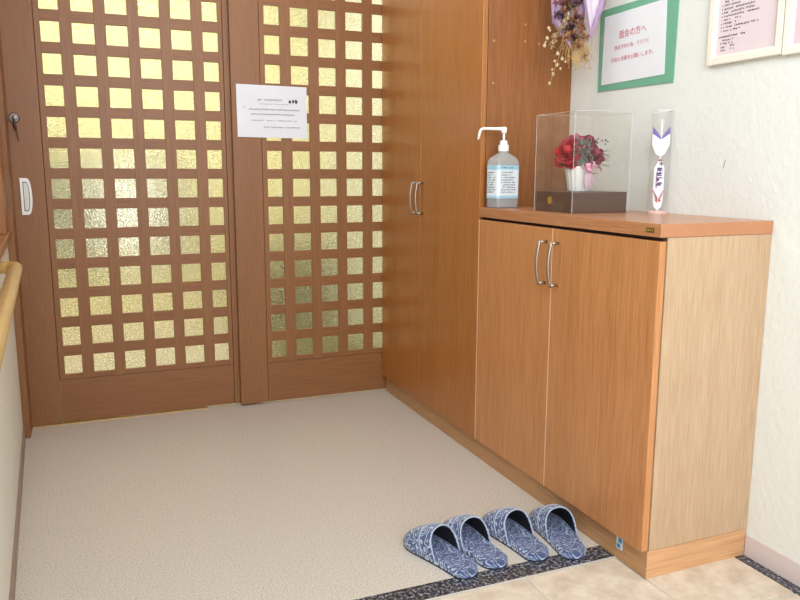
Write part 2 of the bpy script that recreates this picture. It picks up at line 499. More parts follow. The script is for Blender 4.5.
bm = bmesh.new(); extrude_xz(bm, d_outline(-1.456, -1.433, .863, .977), YE-.0012, YE-.0006)
obj('pull_seam', bm, M['black'], h)
bm = bmesh.new(); extrude_xz(bm, d_outline(-1.4532, -1.4358, .8675, .9725), YE-.0026, YE-.0008)
obj('pull_recess', bm, M['pullcup'], h)
# key lock
bm = bmesh.new()
Mx = Matrix.Translation((-1.466, YE, 1.213)) @ Matrix.Rotation(PI/2, 4, 'X')
lathe(bm, [(.019, 0), (.019, .004), (.016, .007), (.011, .007), (.010, .016), (.001, .017)], 24)
bmesh.ops.transform(bm, matrix=Mx, verts=bm.verts)
lk = obj('lock', bm, plain('aged lock metal', (120, 112, 106), .35, .9), d1, smooth=False); lk['label'] = 'round metal key lock'
bm = B((-1.4675, -1.4645, YE-.036, YE-.014, 1.207, 1.219))
tube(bm, [(-1.466, YE-.030, 1.206), (-1.464, YE-.028, 1.18), (-1.4615, YE-.026, 1.165)], [.004, .006, .004], 8)
tube(bm, [(-1.462, YE-.024, 1.178), (-1.459, YE-.022, 1.15), (-1.457, YE-.02, 1.128)], [.003, .0045, .003], 8, flat=.4)
obj('key', bm, M['key'], lk)

# ------------------------------------------------------------------ beyond the doors: passage, with panels and a glow added to tone the panes
bm = B((-2.0, -1.07, 3.9, 3.98, -.02, ZC), (-.90, .95, 3.9, 3.98, -.02, ZC), (-1.07, -.90, 3.9, 3.98, -.02, .50), (-1.07, -.90, 3.9, 3.98, 1.02, ZC))
struct('wall_passage', bm, M['cream'])
struct('wall_passage.001', B((-2.0, -1.9, 1.9, 3.9, -.02, ZC)), M['cream'])
struct('wall_passage.002', B((D+.6, D+.7, 1.9, 3.9, -.02, ZC)), M['cream'])
M['greypanel'] = plain('grey green passage panel', (150, 150, 128), .6)
M['olive'] = plain('olive passage panel', (132, 128, 84), .7)
m_, nt2, b2 = new_mat('added passage glow')
b2.inputs['Base Color'].default_value = (.9, .9, .9, 1); b2.inputs['Emission Color'].default_value = (.93, .97, 1, 1); b2.inputs['Emission Strength'].default_value = 1.6
struct('passage_glow', B((-1.069, -.901, 3.93, 3.94, .501, 1.019)), m_)  # added glowing pane to whiten the lattice glass, no known window
struct('tone_panel', B((-1.88, -1.09, 3.84, 3.899, .42, 1.12), (-.88, -.62, 3.84, 3.899, .42, 1.12)), M['greypanel'])  # invented panels, here and below, added to darken the panes
struct('tone_panel.001', B((-1.88, -1.55, 3.80, 3.899, 1.12, 1.75)), plain('dun passage panel', (176, 168, 128), .7))
struct('tone_panel.002', B((-.22, .48, 3.6, 3.899, 0, .52)), M['olive'])
struct('tone_floor_patch', B((-.40, .30, 2.0, 3.55, 0, .004)), plain('dark passage tone patch', (118, 112, 74), .6))  # added dark patch to dull the lower panes of the right door

# ------------------------------------------------------------------ cabinets
def pull(y, z0, z1, parent, lab=None):
    """bowed bar pull standing off the door face at x=0"""
    bm = bmesh.new(); pts = []
    zc = (z0+z1)/2
    for i in range(13):
        s = -1+2*i/12
        pts.append((-.024-.010*(1-s*s), y, zc+s*(z1-z0)/2))
    tube(bm, pts, [.0052]*13, 10, flat=.75)
    for z in (z0+.004, z1-.004):
        tube(bm, [(-.026, y, z), (.0005, y, z)], .0045, 10)
    return obj('handle', bm, M['metal'], parent, smooth=True)

M['band'] = plain('pale lit edge', (232, 186, 150), .4)  # pale colour stands in for light on the door edges
tc = thing('tall_cabinet', 'tall wooden two-door cabinet reaching out of frame beside the sliding doors', 'cabinet', (.18, 1.35, 0))
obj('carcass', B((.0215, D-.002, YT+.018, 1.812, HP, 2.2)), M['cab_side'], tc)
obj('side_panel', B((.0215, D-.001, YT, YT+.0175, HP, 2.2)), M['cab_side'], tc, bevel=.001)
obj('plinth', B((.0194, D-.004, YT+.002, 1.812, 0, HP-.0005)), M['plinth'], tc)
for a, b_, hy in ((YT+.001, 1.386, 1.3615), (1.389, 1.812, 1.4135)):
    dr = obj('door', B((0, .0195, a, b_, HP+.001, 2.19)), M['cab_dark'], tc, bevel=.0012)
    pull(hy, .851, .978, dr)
    if a < 1: obj('lit_edge_strip', B((-.0004, .006, a-.0012, a+.0006, HP+.001, HB-.01)), M['band'], dr)  # light along the door edge put in as a pale strip
M['cap'] = plain('pale screw cap', (206, 150, 96), .4)
for px_, pz_ in ((.042, 1.446), (.16, 1.451), (.160, 1.505), (.215, 1.447), (.042, 1.31)):
    bm = bmesh.new(); tube(bm, [(px_, YT-.0012, pz_), (px_, YT+.002, pz_)], .0035, 10)
    obj('screw_cap', bm, M['cap'], tc)

lc = thing('shoe_cabinet', 'low wooden two-door shoe cabinet with counter top beside the tile floor', 'cabinet', (.18, .445, 0))
obj('carcass', B((.0215, D-.002, .019, YT-.001, HP, HB-.0005)), M['cab'], lc)
obj('side_panel', B((.0225, D-.0005, 0, .0185, HP+.0008, HB-.0005)), M['cab_daylit'], lc, bevel=.001)['label'] = 'side panel with daylight paleness in its colour'
obj('plinth', B((.0194, D-.003, .003, YT+.001, 0, HP-.0003)), M['plinth'], lc)
obj('plinth_end', B((.0192, D-.003, .0012, .003, 0, HP-.0003)), M['plinth_x'], lc)
for a, b_, hy in ((.002, .4425, .4145), (.4465, .8875, .4745)):
    dr = obj('door', B((0, .0195, a, b_, HP+.001, .8585)), M['cab'], lc, bevel=.0012)
    pull(hy, .694, .823, dr)
    if a > .1: obj('lit_edge_strip', B((-.0004, .019, a-.0012, a+.0012, HP+.001, .8585)), M['band'], dr)  # painted bright line for the lit door edge
obj('recess', B((.010, .021, .004, YT-.003, .8586, HB-.0003)), M['shadow'], lc)  # solid dark strip paints the shade under the countertop
ct = obj('countertop', B((-.002, D-.0005, -.0015, YT-.001, HB, H)), M['top'], lc, bevel=.0015)
bd = obj('badge', B((-.0032, -.0019, .022, .048, .8785, .8885)), plain('dark olive badge', (70, 62, 24), .4), lc)
bm = B((-.0036, -.0031, .025, .029, .881, .886), (-.0036, -.0031, .031, .036, .881, .886), (-.0036, -.0031, .038, .0445, .881, .886))
obj('badge_mark', bm, plain('gold print', (190, 160, 70), .4, .5), bd)
st = obj('sticker', B((.0184, .0193, .096, .121, .030, .064)), plain('white sticker', (214, 228, 236), .5), lc)
bm = B((.0179, .0184, .099, .112, .048, .061), (.0179, .0184, .104, .118, .033, .044))
obj('sticker_print', bm, plain('blue sticker print', (60, 140, 190), .5), st)

# ------------------------------------------------------------------ handrail
hr = thing('handrail', 'round pale wooden handrail with rounded elbow end on the left wall', 'handrail', (xw(.4)+.05, .4, .755))
bm = bmesh.new()
ZR = .748
pts = [(xw(y)+.049, y, ZR) for y in (-1.2, -.6, 0, .4, .8, .955)]
rr = [.0175]*6
cy_ = .955
for i in range(1, 7):
    a = (PI/2)*i/6
    pts.append((xw(cy_)+.049-.028*(1-math.cos(a)), cy_+.028*math.sin(a), ZR)); rr.append(.0180)
pts.append((xw(.98)+.0005, .983, ZR)); rr.append(.0175)
tube(bm, pts, rr, 20)
obj('rail', bm, M['rail'], hr, smooth=True)
bm = bmesh.new()
for y in (.2,):
    tube(bm, [(xw(y)+.001, y, ZR-.05), (xw(y)+.03, y, ZR-.05), (xw(y)+.049, y, ZR-.03), (xw(y)+.049, y, ZR-.016)], .006, 10)
    tube(bm, [(xw(y)+.0005, y, ZR-.05), (xw(y)+.006, y, ZR-.05)], .022, 16)
obj('bracket', bm, M['metal'], hr)

# ------------------------------------------------------------------ notice on the door
nt_ = thing('paper_notice', 'white landscape paper notice taped to the right lattice door', 'notice', (-.49, YD, 1.26))
bm = bmesh.new()
N = 14
P00, P10, P11, P01 = Vector((-.639, 0, 1.158)), Vector((-.3432, 0, 1.1558)), Vector((-.342, 0, 1.3689)), Vector((-.640, 0, 1.3707))
grid = []
for j in range(N+1):
    row = []
    for i in range(N+1):
        u, v = i/N, j/N
        p = P00*(1-u)*(1-v)+P10*u*(1-v)+P11*u*v+P01*(1-u)*v
        p.y = YD-.0022-.0016*(1+math.sin(u*9+v*2.5))*.8-.001*math.sin(v*8)
        row.append(bm.verts.new(p))
    grid.append(row)
for j in range(N):
    for i in range(N): bm.faces.new((grid[j][i], grid[j][i+1], grid[j+1][i+1], grid[j+1][i]))
obj('sheet', bm, M['paper_cool'], nt_, smooth=True)
PM = plane_matrix((-.64, YD-.0066, 1.157), (1, 0, 0), (0, 0, 1))
bm = bmesh.new()
strokes(bm, PM, .088, .150, .10, .0085, 1.2, .0008)
strokes(bm, PM, .05, .112, .215, .006, 1.2, .0008)
strokes(bm, PM, .052, .092, .19, .006, 1.2, .0008)
strokes(bm, PM, .055, .067, .20, .006, .8, .0007)
strokes(bm, PM, .11, .040, .155, .006, 1, .0008)
strokes(bm, PM, .247, .096, .008, .006, 1.2, .0014)
strokes(bm, PM, .218, .143, .045, .0135, 3, .0020, 1)
obj('printed_text', bm, M['ink'], nt_)
bm = bmesh.new()
strokes(bm, PM, .095, .135, .12, .0045, .6, .0008)
strokes(bm, PM, .025, .118, .014, .006, .6, .0008)
obj('faint_text', bm, M['ink_soft'], nt_)

# ------------------------------------------------------------------ signs on the right wall
def wall_M(y, z, off=.0, roll=0):      # text plane on the right wall, x runs along -y
    m = plane_matrix((D-off, y, z), (0, -1, 0), (0, 0, 1))
    return m @ Matrix.Rotation(roll, 4, 'Z')
gs = thing('green_sign', 'white visitor sign with red lettering on green backing card, on the wall', 'sign', (D, .56, 1.4))
bm = bmesh.new()
def quad_slab(bm, ptsyz, x0, x1):
    a = [bm.verts.new((x0, y, z)) for y, z in ptsyz]; b = [bm.verts.new((x1, y, z)) for y, z in ptsyz]
    bm.faces.new(a); bm.faces.new(b[::-1])
    for i in range(4): bm.faces.new((a[i], a[(i+1) % 4], b[(i+1) % 4], b[i]))
quad_slab(bm, [(.7378, 1.5343), (.381, 1.533), (.3843, 1.2758), (.7354, 1.280)], D-.0035, D-.0005)
obj('backing_card', bm, M['green'], gs)
bm = bmesh.new()
quad_slab(bm, [(.712, 1.511), (.428, 1.514), (.4215, 1.3015), (.716, 1.2985)], D-.0052, D-.0036)
obj('white_sheet', bm, M['paper'], gs)
bm = bmesh.new()
merge(bm, text_bm('面会の方へ', .0255, wall_M(.6360, 1.4350, .0058, .02), .0002))
merge(bm, text_bm('面会予約の為、マスクと', .0148, wall_M(.655, 1.4010, .0058, .02), 0))
merge(bm, text_bm('手指の消毒をお願いします。', .0160, wall_M(.671, 1.3640, .0058, .02), 0))
obj('lettering', bm, M['ink_red'], gs)

def framed(y0, y1, z0, z1, label, sheetmat, lines, mat_sheet_inset=.022):
    t = thing('framed_document', label, 'framed document', (D, (y0+y1)/2, z0), group='cream framed documents on the wall')
    bm = bmesh.new(); wd = .019
    for a in ((y0, y0+wd, z0, z1), (y1-wd, y1, z0, z1), (y0+wd, y1-wd, z0, z0+wd), (y0+wd, y1-wd, z1-wd, z1)):
        box(bm, D-.016, D-.0005, a[0], a[1], a[2], a[3])
    i = wd-.0005
    for a in ((y0+i, y0+i+.004, z0+i, z1-i), (y1-i-.004, y1-i, z0+i, z1-i), (y0+i, y1-i, z0+i, z0+i+.004), (y0+i, y1-i, z1-i-.004, z1-i)):
        box(bm, D-.011, D-.001, a[0], a[1], a[2], a[3])
    obj('frame', bm, M['frame'], t, bevel=.002)
    obj('document', B((D-.006, D-.001, y0+wd, y1-wd, z0+wd, z1-wd)), sheetmat, t)
    bm = bmesh.new(); PMw = wall_M(y1-wd, z0+wd, .0066)
    for (x, z, L, hh) in lines: strokes(bm, PMw, x, z, L, hh, 1.3, hh*.2)
    if lines: obj('printed_text', bm, M['ink'], t)
    return t
L1 = []
z = .1365
for k in range(9):
    L1.append((.016, z, .004, .0042)); L1.append((.024, z, random.choice([.03, .036, .03, .022]), .0048))
    L1.append((.062, z+.0005, random.choice([.03, .075, .06, .02]), .0048)); z -= .0092 if k < 8 else .0
L1 += [(.012, .048, .062, .0052), (.084, .048, .014, .005), (.018, .039, .044, .0048), (.018, .031, .04, .0046),
       (.02, .022, .014, .0046), (.052, .024, .016, .0046), (.02, .014, .018, .0046), (.052, .015, .016, .0046)]
z = .146
for k in range(14):
    L1.append((.012, z, random.uniform(.06, .13), .0048)); z += .0105
framed(.0080, .2480, 1.302, 1.62, 'cream framed pale pink document on the wall above the cabinet corner', M['pinkpaper'], L1)
L2 = [(.028, .03+.0095*k, random.uniform(.05, .12), .005) for k in range(24)]
framed(-.236, .0040, 1.298, 1.615, 'cream framed rose pink document at the right edge of the photo', M['pinkpaper2'], L2)
# pencil scratch and stains on the wallpaper
sm = thing('wall_scratch', 'short dark pencil scratch on the white wall above the cabinet', 'mark', (D, .174, 1.04))
bm = bmesh.new(); PMw = wall_M(.176, 1.03, .0006)
q = [(0, 0), (.0012, 0), (.0065, .022), (.005, .022)]
bm.faces.new([bm.verts.new(PMw @ Vector((a, b_, 0))) for a, b_ in q])
obj('scratch_line', bm, M['ink'], sm)

# ------------------------------------------------------------------ slippers
def outline(t):
    """half widths (inner, outer) of the sole at t along its length, heel 0 .. toe 1"""
    a = .5*(.074+.026*(1-math.cos(PI*min(t, 1)))/2*1.05)
    if t < .13: a *= math.sqrt(max(0, 1-((.13-t)/.13)**2))
    if t > .74: a *= math.sqrt(max(0, 1-((t-.74)/.26)**2))**.95
    return a
Ls = .260
def make_slipper(name, label, heel, toe, flip):
    hx, hy = heel; tx, ty = toe
    ang = math.atan2(ty-hy, tx-hx)-PI/2
    t = thing(name, label, 'slipper', (hx-.006*math.cos(ang+PI/2), hy-.006*math.sin(ang+PI/2), 0), ang, 'blue swirl patterned guest slippers')
    s = -1 if flip else 1
    bend = lambda q: s*.006*math.sin(PI*q)
    n = 28; ts = [(.5-.5*math.cos(PI*i/n)) for i in range(n+1)]
    def sole(z0, z1, grow, mats, nm, crown=0):
        bm = bmesh.new(); L, R = [], []
        per = [(bend(q)+outline(q)*grow, q*Ls) for q in ts] + [(bend(q)-outline(q)*grow, q*Ls) for q in ts[::-1][1:-1]]
        a = [bm.verts.new((x, y, z0)) for x, y in per]; b = [bm.verts.new((x, y, z1)) for x, y in per]
        bm.faces.new(a[::-1])
        m = len(per)
        for i in range(m): bm.faces.new((a[i], a[(i+1) % m], b[(i+1) % m], b[i]))
        cx = [sum(p[0] for p in per)/m, sum(p[1] for p in per)/m]
        c_ = [bm.verts.new((cx[0]+(x-cx[0])*.93, cx[1]+(y-cx[1])*.965, z1+crown)) for x, y in per]
        for i in range(m): bm.faces.new((b[i], b[(i+1) % m], c_[(i+1) % m], c_[i]))
        bm.faces.new(c_)
        return obj(nm, bm, mats, t, local=True, smooth=False)
    sole(0.0, .005, 1.0, M['sole'], 'sole')
    sole(.005, .017, 1.015, M['fabric'], 'midsole', .003)
    sole(.0155, .0205, .93, M['insole'], 'insole', .0005)
    # upper: arched vamp from the opening (u=0) to the toe (u=1)
    bm = bmesh.new(); nu, nv = 16, 18; rows = []
    for i in range(nu+1):
        u = i/nu; row = []
        for j in range(nv+1):
            v = -1+2*j/nv
            edge = abs(v)
            t0 = .395+.125*(1-edge**3)          # the opening dips forward over the instep
            tt = t0+(.997-t0)*u
            wv = outline(tt)*1.03+.001
            ht = .059*(1-u)**.55*(1-.05*u)+.016*(1-u**3)+.004
            ca = math.cos(v*PI/2)
            x = bend(tt)+wv*math.sin(v*PI/2)*(1+.09*ca)
            z = .010+(ht)*max(ca, 0)**.72
            row.append(bm.verts.new((x, tt*Ls, z)))
        rows.append(row)
    for a, b_ in zip(rows, rows[1:]):
        for j in range(nv): bm.faces.new((a[j], a[j+1], b_[j+1], b_[j]))
    rim = [v.co.copy() for v in rows[0]]
    band = [Vector((v.co.x*1.02, v.co.y, v.co.z+.0022)) for v in rows[5]]
    up_ = obj('upper', bm, [M['fabric'], M['lining']], t, local=True, smooth=True)
    md = up_.modifiers.new('solid', 'SOLIDIFY'); md.thickness = .003; md.offset = -1; md.material_offset = 1; md.material_offset_rim = 0
    md2 = up_.modifiers.new('sub', 'SUBSURF'); md2.levels = 1; md2.render_levels = 1
    bm = bmesh.new(); tube(bm, rim, .0018, 8); obj('piping', bm, M['piping'], t, local=True, smooth=True)
    bm = bmesh.new(); tube(bm, band, .0015, 6); obj('stitch_band', bm, M['piping'], t, local=True, smooth=True)
    return t
make_slipper('slipper', 'blue swirl patterned slipper, leftmost of the four, on the vinyl floor', (-.3885, .176), (-.459, .436), False)
make_slipper('slipper', 'blue swirl patterned slipper, second from the left, touching the leftmost one', (-.2960, .188), (-.325, .456), True)
make_slipper('slipper', 'blue swirl patterned slipper, second from the cabinet', (-.1760, .181), (-.200, .435), False)
make_slipper('slipper', 'blue swirl patterned slipper nearest the shoe cabinet plinth', (-.0860, .152), (-.046, .403), False)

# ------------------------------------------------------------------ hand sanitizer bottle
bx, by = .054, .832
sb = thing('sanitizer_bottle', 'clear hand sanitizer pump bottle with blue and white label on the cabinet', 'bottle', (bx, by, H), math.radians(10))
M['bottle'] = clear('frosty clear bottle plastic', (240, 246, 250), .12, .34, 1.4)
M['gel'] = clear('pale gel', (236, 243, 250), .1, .34, 1.3)
def rsq(hw, hd, z, r, n=5):
    pts = []
    for cxs, cys, a0 in ((1, 1, 0), (-1, 1, PI/2), (-1, -1, PI), (1, -1, 3*PI/2)):
        for k in range(n+1):
            a = a0+PI/2*k/n
            pts.append((cxs*(hw-r)+r*math.cos(a), cys*(hd-r)+r*math.sin(a), z))
    return pts
def loft(bm, secs, cap=True):
    rs = [[bm.verts.new(p) for p in s] for s in secs]; m = len(rs[0])
    for a, b_ in zip(rs, rs[1:]):
        for i in range(m): bm.faces.new((a[i], a[(i+1) % m], b_[(i+1) % m], b_[i]))
    if cap: bm.faces.new(rs[0][::-1]); bm.faces.new(rs[-1])
bm = bmesh.new()
hw = .046; hd = .032
loft(bm, [rsq(hw-.004, hd-.004, .0005, .008), rsq(hw, hd, .004, .010), rsq(hw, hd, .150, .010), rsq(hw-.006, hd-.004, .163, .010),
          rsq(.022, .020, .176, .012), rsq(.016, .016, .181, .0155), rsq(.015, .015, .190, .0148)])
body = obj('bottle_body', bm, M['bottle'], sb, local=True, smooth=True)
bm = bmesh.new(); loft(bm, [rsq(hw-.003, hd-.003, .003, .009), rsq(hw-.002, hd-.002, .120, .009)]); obj('gel', bm, M['gel'], sb, local=True)
bm = bmesh.new(); loft(bm, [rsq(hw+.0004, hd+.0004, .032, .0104), rsq(hw+.0004, hd+.0004, .140, .0104)], False)
lb = obj('label', bm, plain('label white', (228, 236, 242), .4), sb, local=True)
bm = bmesh.new(); 
loft(bm, [rsq(hw+.0007, hd+.0007, .032, .0107), rsq(hw+.0007, hd+.0007, .041, .0107)], False)
M['lblue'] = plain('label light blue', (166, 208, 226), .4)
obj('blue_band', bm, M['lblue'], lb, local=True)
bm = bmesh.new()
loft(bm, [rsq(hw+.0007, hd+.0007, .126, .0107), rsq(hw+.0007, hd+.0007, .140, .0107)], False)
obj('blue_band', bm, M['lblue'], lb, local=True)
bm = bmesh.new()
PMf = plane_matrix((-hw, -hd-.0010, 0), (1, 0, 0), (0, 0, 1))
for k in range(9): strokes(bm, PMf, .012+(.006 if k in (2, 3) else 0), .050+.0080*k, random.uniform(.045, .062) if k != 5 else .05, .0042 if k != 8 else .0062, 1.5, .0009)
PMl = plane_matrix((-hw-.0010, hd, 0), (0, -1, 0), (0, 0, 1))
for k in range(9): strokes(bm, PMl, .009, .050+.0080*k, random.uniform(.025, .042), .0045, 1.5, .0010)
strokes(bm, PMf, .014, .1295, .05, .006, 1, .001)
obj('printed_text', bm, plain('label print', (60, 70, 90), .6), lb, local=True)
bm = bmesh.new()
lathe(bm, [(.0175, .186), (.0178, .205), (.0165, .207), (.0165, .207)], 28)
lathe(bm, [(.0125, .207), (.0125, .218), (.009, .221), (.0045, .221)], 20)
obj('cap', bm, M['white_pl'], sb, local=True)
bm = bmesh.new()
lathe(bm, [(.0042, .219), (.0042, .250)], 12)
lathe(bm, [(.007, .243), (.0095, .249), (.0095, .262), (.006, .265)], 16)
na = math.radians(28+20)   # nozzle points to the left in the room
nd = Vector((-math.cos(math.radians(20)), math.sin(math.radians(20)), 0)); 
na_ = Matrix.Rotation(math.radians(-10), 3, 'Z') @ Vector((-.97, .20, 0)); na_.normalize()
c0 = Vector((0, 0, .2585))
tube(bm, [c0, c0+na_*.03, c0+na_*.072, c0+na_*.079+Vector((0, 0, -.003)), c0+na_*.083+Vector((0, 0, -.012)), c0+na_*.088+Vector((0, 0, -.036))],
     [.0065, .005, .0042, .0045, .0045, .0038], 12)
obj('pump', bm, M['white_pl'], sb, local=True, smooth=True)

# ------------------------------------------------------------------ flower display case
fx, fy = .063, .448; fs = .2
cz = thing('display_case', 'square clear plastic display case on a brown base, on the cabinet', 'display case', (fx+fs/2, fy+fs/2, H))
M['brown'] = plain('satin brown card', (84, 56, 44), .3)
BZ = H+.061
obj('base', B((fx+.003, fx+fs-.003, fy+.003, fy+fs-.003, H, BZ)), M['brown'], cz, bevel=.002)
bm = bmesh.new()
lathe(bm, [(.0115, 0), (.0115, .0006), (.0102, .0012), (.0098, .0006)], 24)
sealM = Matrix.Translation((fx+.0029, fy+.118, H+.034)) @ Matrix.Rotation(-PI/2, 4, 'Y')
bmesh.ops.transform(bm, matrix=sealM, verts=bm.verts)
sl = obj('seal', bm, plain('gold foil seal', (206, 170, 50), .35, .7), cz); sl['label'] = 'round gold foil seal'
bm = bmesh.new()
PS = plane_matrix((fx+.0010, fy+.118+.006, H+.026), (0, -1, 0), (0, 0, 1)); strokes(bm, PS, 0, .0, .012, .005, 1, .0008); strokes(bm, PS, .002, .008, .009, .005, 1, .0008)
obj('seal_print', bm, plain('dark gold', (120, 90, 20), .5), sl)
# cover: four thin walls and a slightly bowed lid
bm = bmesh.new(); e = .0012; ZT = 1.190
for a in ((fx, fx+e, fy, fy+fs), (fx+fs-e, fx+fs, fy, fy+fs), (fx+e, fx+fs-e, fy, fy+e), (fx+e, fx+fs-e, fy+fs-e, fy+fs)):
    v = [bm.verts.new(p) for p in ((a[0], a[2], H+.0005), (a[1] if a[1]-a[0] > .01 else a[0], a[2] if a[1]-a[0] > .01 else a[3], H+.0005))]
    w2 = [bm.verts.new((q.co.x, q.co.y, ZT)) for q in v]
    bm.faces.new((v[0], v[1], w2[1], w2[0]))
nn = 12; pr_ = None
for i in range(nn+1):
    u = i/nn; zz = ZT+.004*math.sin(PI*u)
    row = [bm.verts.new((fx+fs*u, fy, zz)), bm.verts.new((fx+fs*u, fy+fs, zz))]
    if pr_: bm.faces.new((pr_[0], row[0], row[1], pr_[1]))
    pr_ = row
cv = obj('clear_cover', bm, M['clear'], cz)
bm = bmesh.new()
cs = [(fx, fy), (fx+fs, fy), (fx+fs, fy+fs), (fx, fy+fs)]
for (x, y) in cs: tube(bm, [(x, y, H), (x, y, ZT)], .0009, 6)
for i in range(4):
    a, b_ = cs[i], cs[(i+1) % 4]
    arc = [(a[0]+(b_[0]-a[0])*k/8, a[1]+(b_[1]-a[1])*k/8, ZT+(.004*math.sin(PI*k/8) if i in (0, 2) else 0)) for k in range(9)]
    tube(bm, arc, .0009, 6)
obj('folded_edge', bm, clear('bright plastic fold', (255, 255, 255), .1, .32, 1.5), cv)

# ------------------------------------------------------------------ preserved flower arrangement
ax, ay = fx+.093, fy+.104
fa = thing('flower_arrangement', 'red and pink flower arrangement in a white fluted pot inside the clear case', 'flower arrangement', (ax, ay, BZ))
bm = bmesh.new()
flute = lambda j, z: 1+.045*math.cos(j*PI/2)
lathe(bm, [(.028, .0005), (.030, .003), (.041, .07), (.043, .075), (.040, .075), (.036, .06)], 64, (ax, ay, BZ), True, True, flute)
obj('pot', bm, M['white_pl'], fa, smooth=True)
def rose(bm, c, R, mi=0, facing=(0, 0, 1)):
    """layered cupped petals around a bud"""
    f = Vector(facing).normalized(); u, w_ = frame_of(f); c = Vector(c)
    blob(bm, c+f*R*.25, R*.38, 2, mi=mi)
    for layer, (rad, cnt, lift, tilt) in enumerate(((.35, 4, .50, .15), (.58, 5, .38, .45), (.8, 6, .18, .8), (.98, 7, -.05, 1.15))):
        for k in range(cnt):
            a = 2*PI*(k+.37*layer)/cnt+random.uniform(-.1, .1)
            d = (math.cos(a)*u+math.sin(a)*w_)
            base = c+d*R*rad*.35-f*R*.3; s = (-math.sin(a)*u+math.cos(a)*w_)
            pw = R*(.48+.16*layer*.6)
            tip = c+d*R*rad+f*R*lift
            pr0 = None
            for t_, k_ in ((0, .5), (.35, 1), (.7, 1.05), (.92, .75), (1.04, .3)):
                cc = base.lerp(tip, t_)+d*R*.10*math.sin(PI*min(t_, 1))+(d*R*.1*tilt*(t_ > .9))
                row = [bm.verts.new(cc+s*pw*.5*k_*q-d*R*.14*abs(q)*abs(q)*(1-.3*t_)) for q in (-1, -.5, 0, .5, 1)]
                if pr0:
                    for q in range(4): bm.faces.new((pr0[q], pr0[q+1], row[q+1], row[q])).material_index = mi
                pr0 = row
M['red'] = plain('deep red petals', (196, 18, 44), .6, noise=.35, nscale=60)
M['wine'] = plain('wine petals', (150, 30, 62), .6, noise=.35, nscale=60)
M['rosepink'] = plain('rose pink petals', (206, 92, 120), .6, noise=.2, nscale=60)
M['moss'] = plain('silver green foliage', (142, 142, 132), .8, noise=.4, nscale=90)
M['darkleaf'] = plain('dark dried leaves', (58, 52, 52), .6)
M['tulle'] = plain('pink ribbon', (246, 176, 206), .45)
M['silver'] = plain('silver white wrap', (240, 236, 240), .4)
zc0 = BZ+.115
def rel(a, b_, z):   # a to the right of the picture, b away from the camera
    return (ax+a*.92+b_*.38, ay-a*.38+b_*.92, BZ+z)
for mi, (a, b_, z, R, m_) in enumerate(((-.036, -.028, .118, .036, 'red'), (-.046, .0, .095, .024, 'red'), (-.012, .0, .150, .025, 'rosepink'), (.026, .006, .150, .021, 'wine'),
                            (.034, -.030, .112, .031, 'wine'), (-.028, .02, .142, .022, 'red'), (.0, .03, .14, .024, 'wine'), (.042, .018, .125, .020, 'rosepink'), (-.028, -.03, .088, .018, 'red'))):
    bm = bmesh.new(); p = rel(a*1.14, b_*1.05, .11+(z-.11)*1.12)
    rose(bm, p, R*1.12, 0, (p[0]-ax-.02, p[1]-ay-.05, .05 if z < .13 else .09))
    obj('rose', bm, M[m_], fa, smooth=True)
bm = bmesh.new()
for k in range(150):
    a = random.uniform(0, 2*PI); el = random.uniform(-.2, 1.3); rr_ = random.uniform(.035, .058)
    p = Vector((ax+rr_*math.cos(a)*math.cos(el), ay+rr_*math.sin(a)*math.cos(el), BZ+.098+rr_*math.sin(el)))
    d = Vector((math.cos(a)*math.cos(el), math.sin(a)*math.cos(el), math.sin(el)+.2))+Vector([random.uniform(-.5, .5) for _ in range(3)])
    leaf(bm, p, d, random.uniform(.012, .022), .007, None, random.uniform(-.2, .3))
blob(bm, (ax, ay, BZ+.095), .043, 2, (1, 1, .85), .1)
for k in range(60):
    p = rel(random.uniform(-.012, .026), -.045+random.uniform(-.008, .008), random.uniform(.08, .14))
    leaf(bm, p, (random.uniform(-1, 1), -.6, random.uniform(-.6, 1)), .016, .006)
obj('foliage', bm, M['moss'], fa)
bm = bmesh.new()
for k in range(12):
    z_ = random.uniform(.080, .12); dz = random.uniform(-.45, .35)
    leaf(bm, rel(.058, -.012, z_), (.92, -.38, dz), random.uniform(.032, .045), .008, None, random.uniform(-.1, .2))
for k in range(7):
    leaf(bm, rel(-.035, 0, random.uniform(.075, .1)), (-.7, .2, random.uniform(-.6, .1)), random.uniform(.03, .042), .007)
for k in range(5): leaf(bm, rel(.03, 0, .13), (.8, -.3, random.uniform(.3, .9)), .045, .006)
for k in range(6): blob(bm, rel(.066+random.uniform(-.02, .02), 0, .15+random.uniform(-.01, .02)), .0028, 1)
obj('dark_leaf', bm, M['darkleaf'], fa)
bm = bmesh.new()
def loop(bm, c, d, L, wd, twist, n=12):
    c = Vector(c); d = Vector(d).normalized(); u, w_ = frame_of(d); pr0 = None
    for i in range(n+1):
        a = 2*PI*i/n
        p = c+d*L*(.5-.5*math.cos(a))+w_*L*.30*math.sin(a)
        row = [bm.verts.new(p-u*wd*.5+w_*twist*.2*wd), bm.verts.new(p+u*wd*.5)]
        if pr0: bm.faces.new((pr0[0], pr0[1], row[1], row[0]))
        pr0 = row
bc = rel(.020, -.052, .066)
for d, L in (((.9, -.3, .5), .034), ((-.9, .1, .35), .026), ((.8, -.3, -.05), .036), ((.2, -.5, .9), .026), ((-.4, -.2, .9), .02)):
    loop(bm, bc, d, L, .014, random.uniform(-1, 1))
blob(bm, bc, .008, 2, jit=.1)
obj('bow', bm, M['tulle'], fa, smooth=True)['label'] = 'pink ribbon bow'
bm = bmesh.new()
for k in range(9):
    leaf(bm, rel(.018+random.uniform(-.01, .006), -.050, .060), (random.uniform(-.35, .25), -.25, -1), random.uniform(.045, .058), .014, None, .1)
obj('ribbon_tail', bm, plain('pale pink gauze', (242, 212, 226), .5), fa, smooth=True)

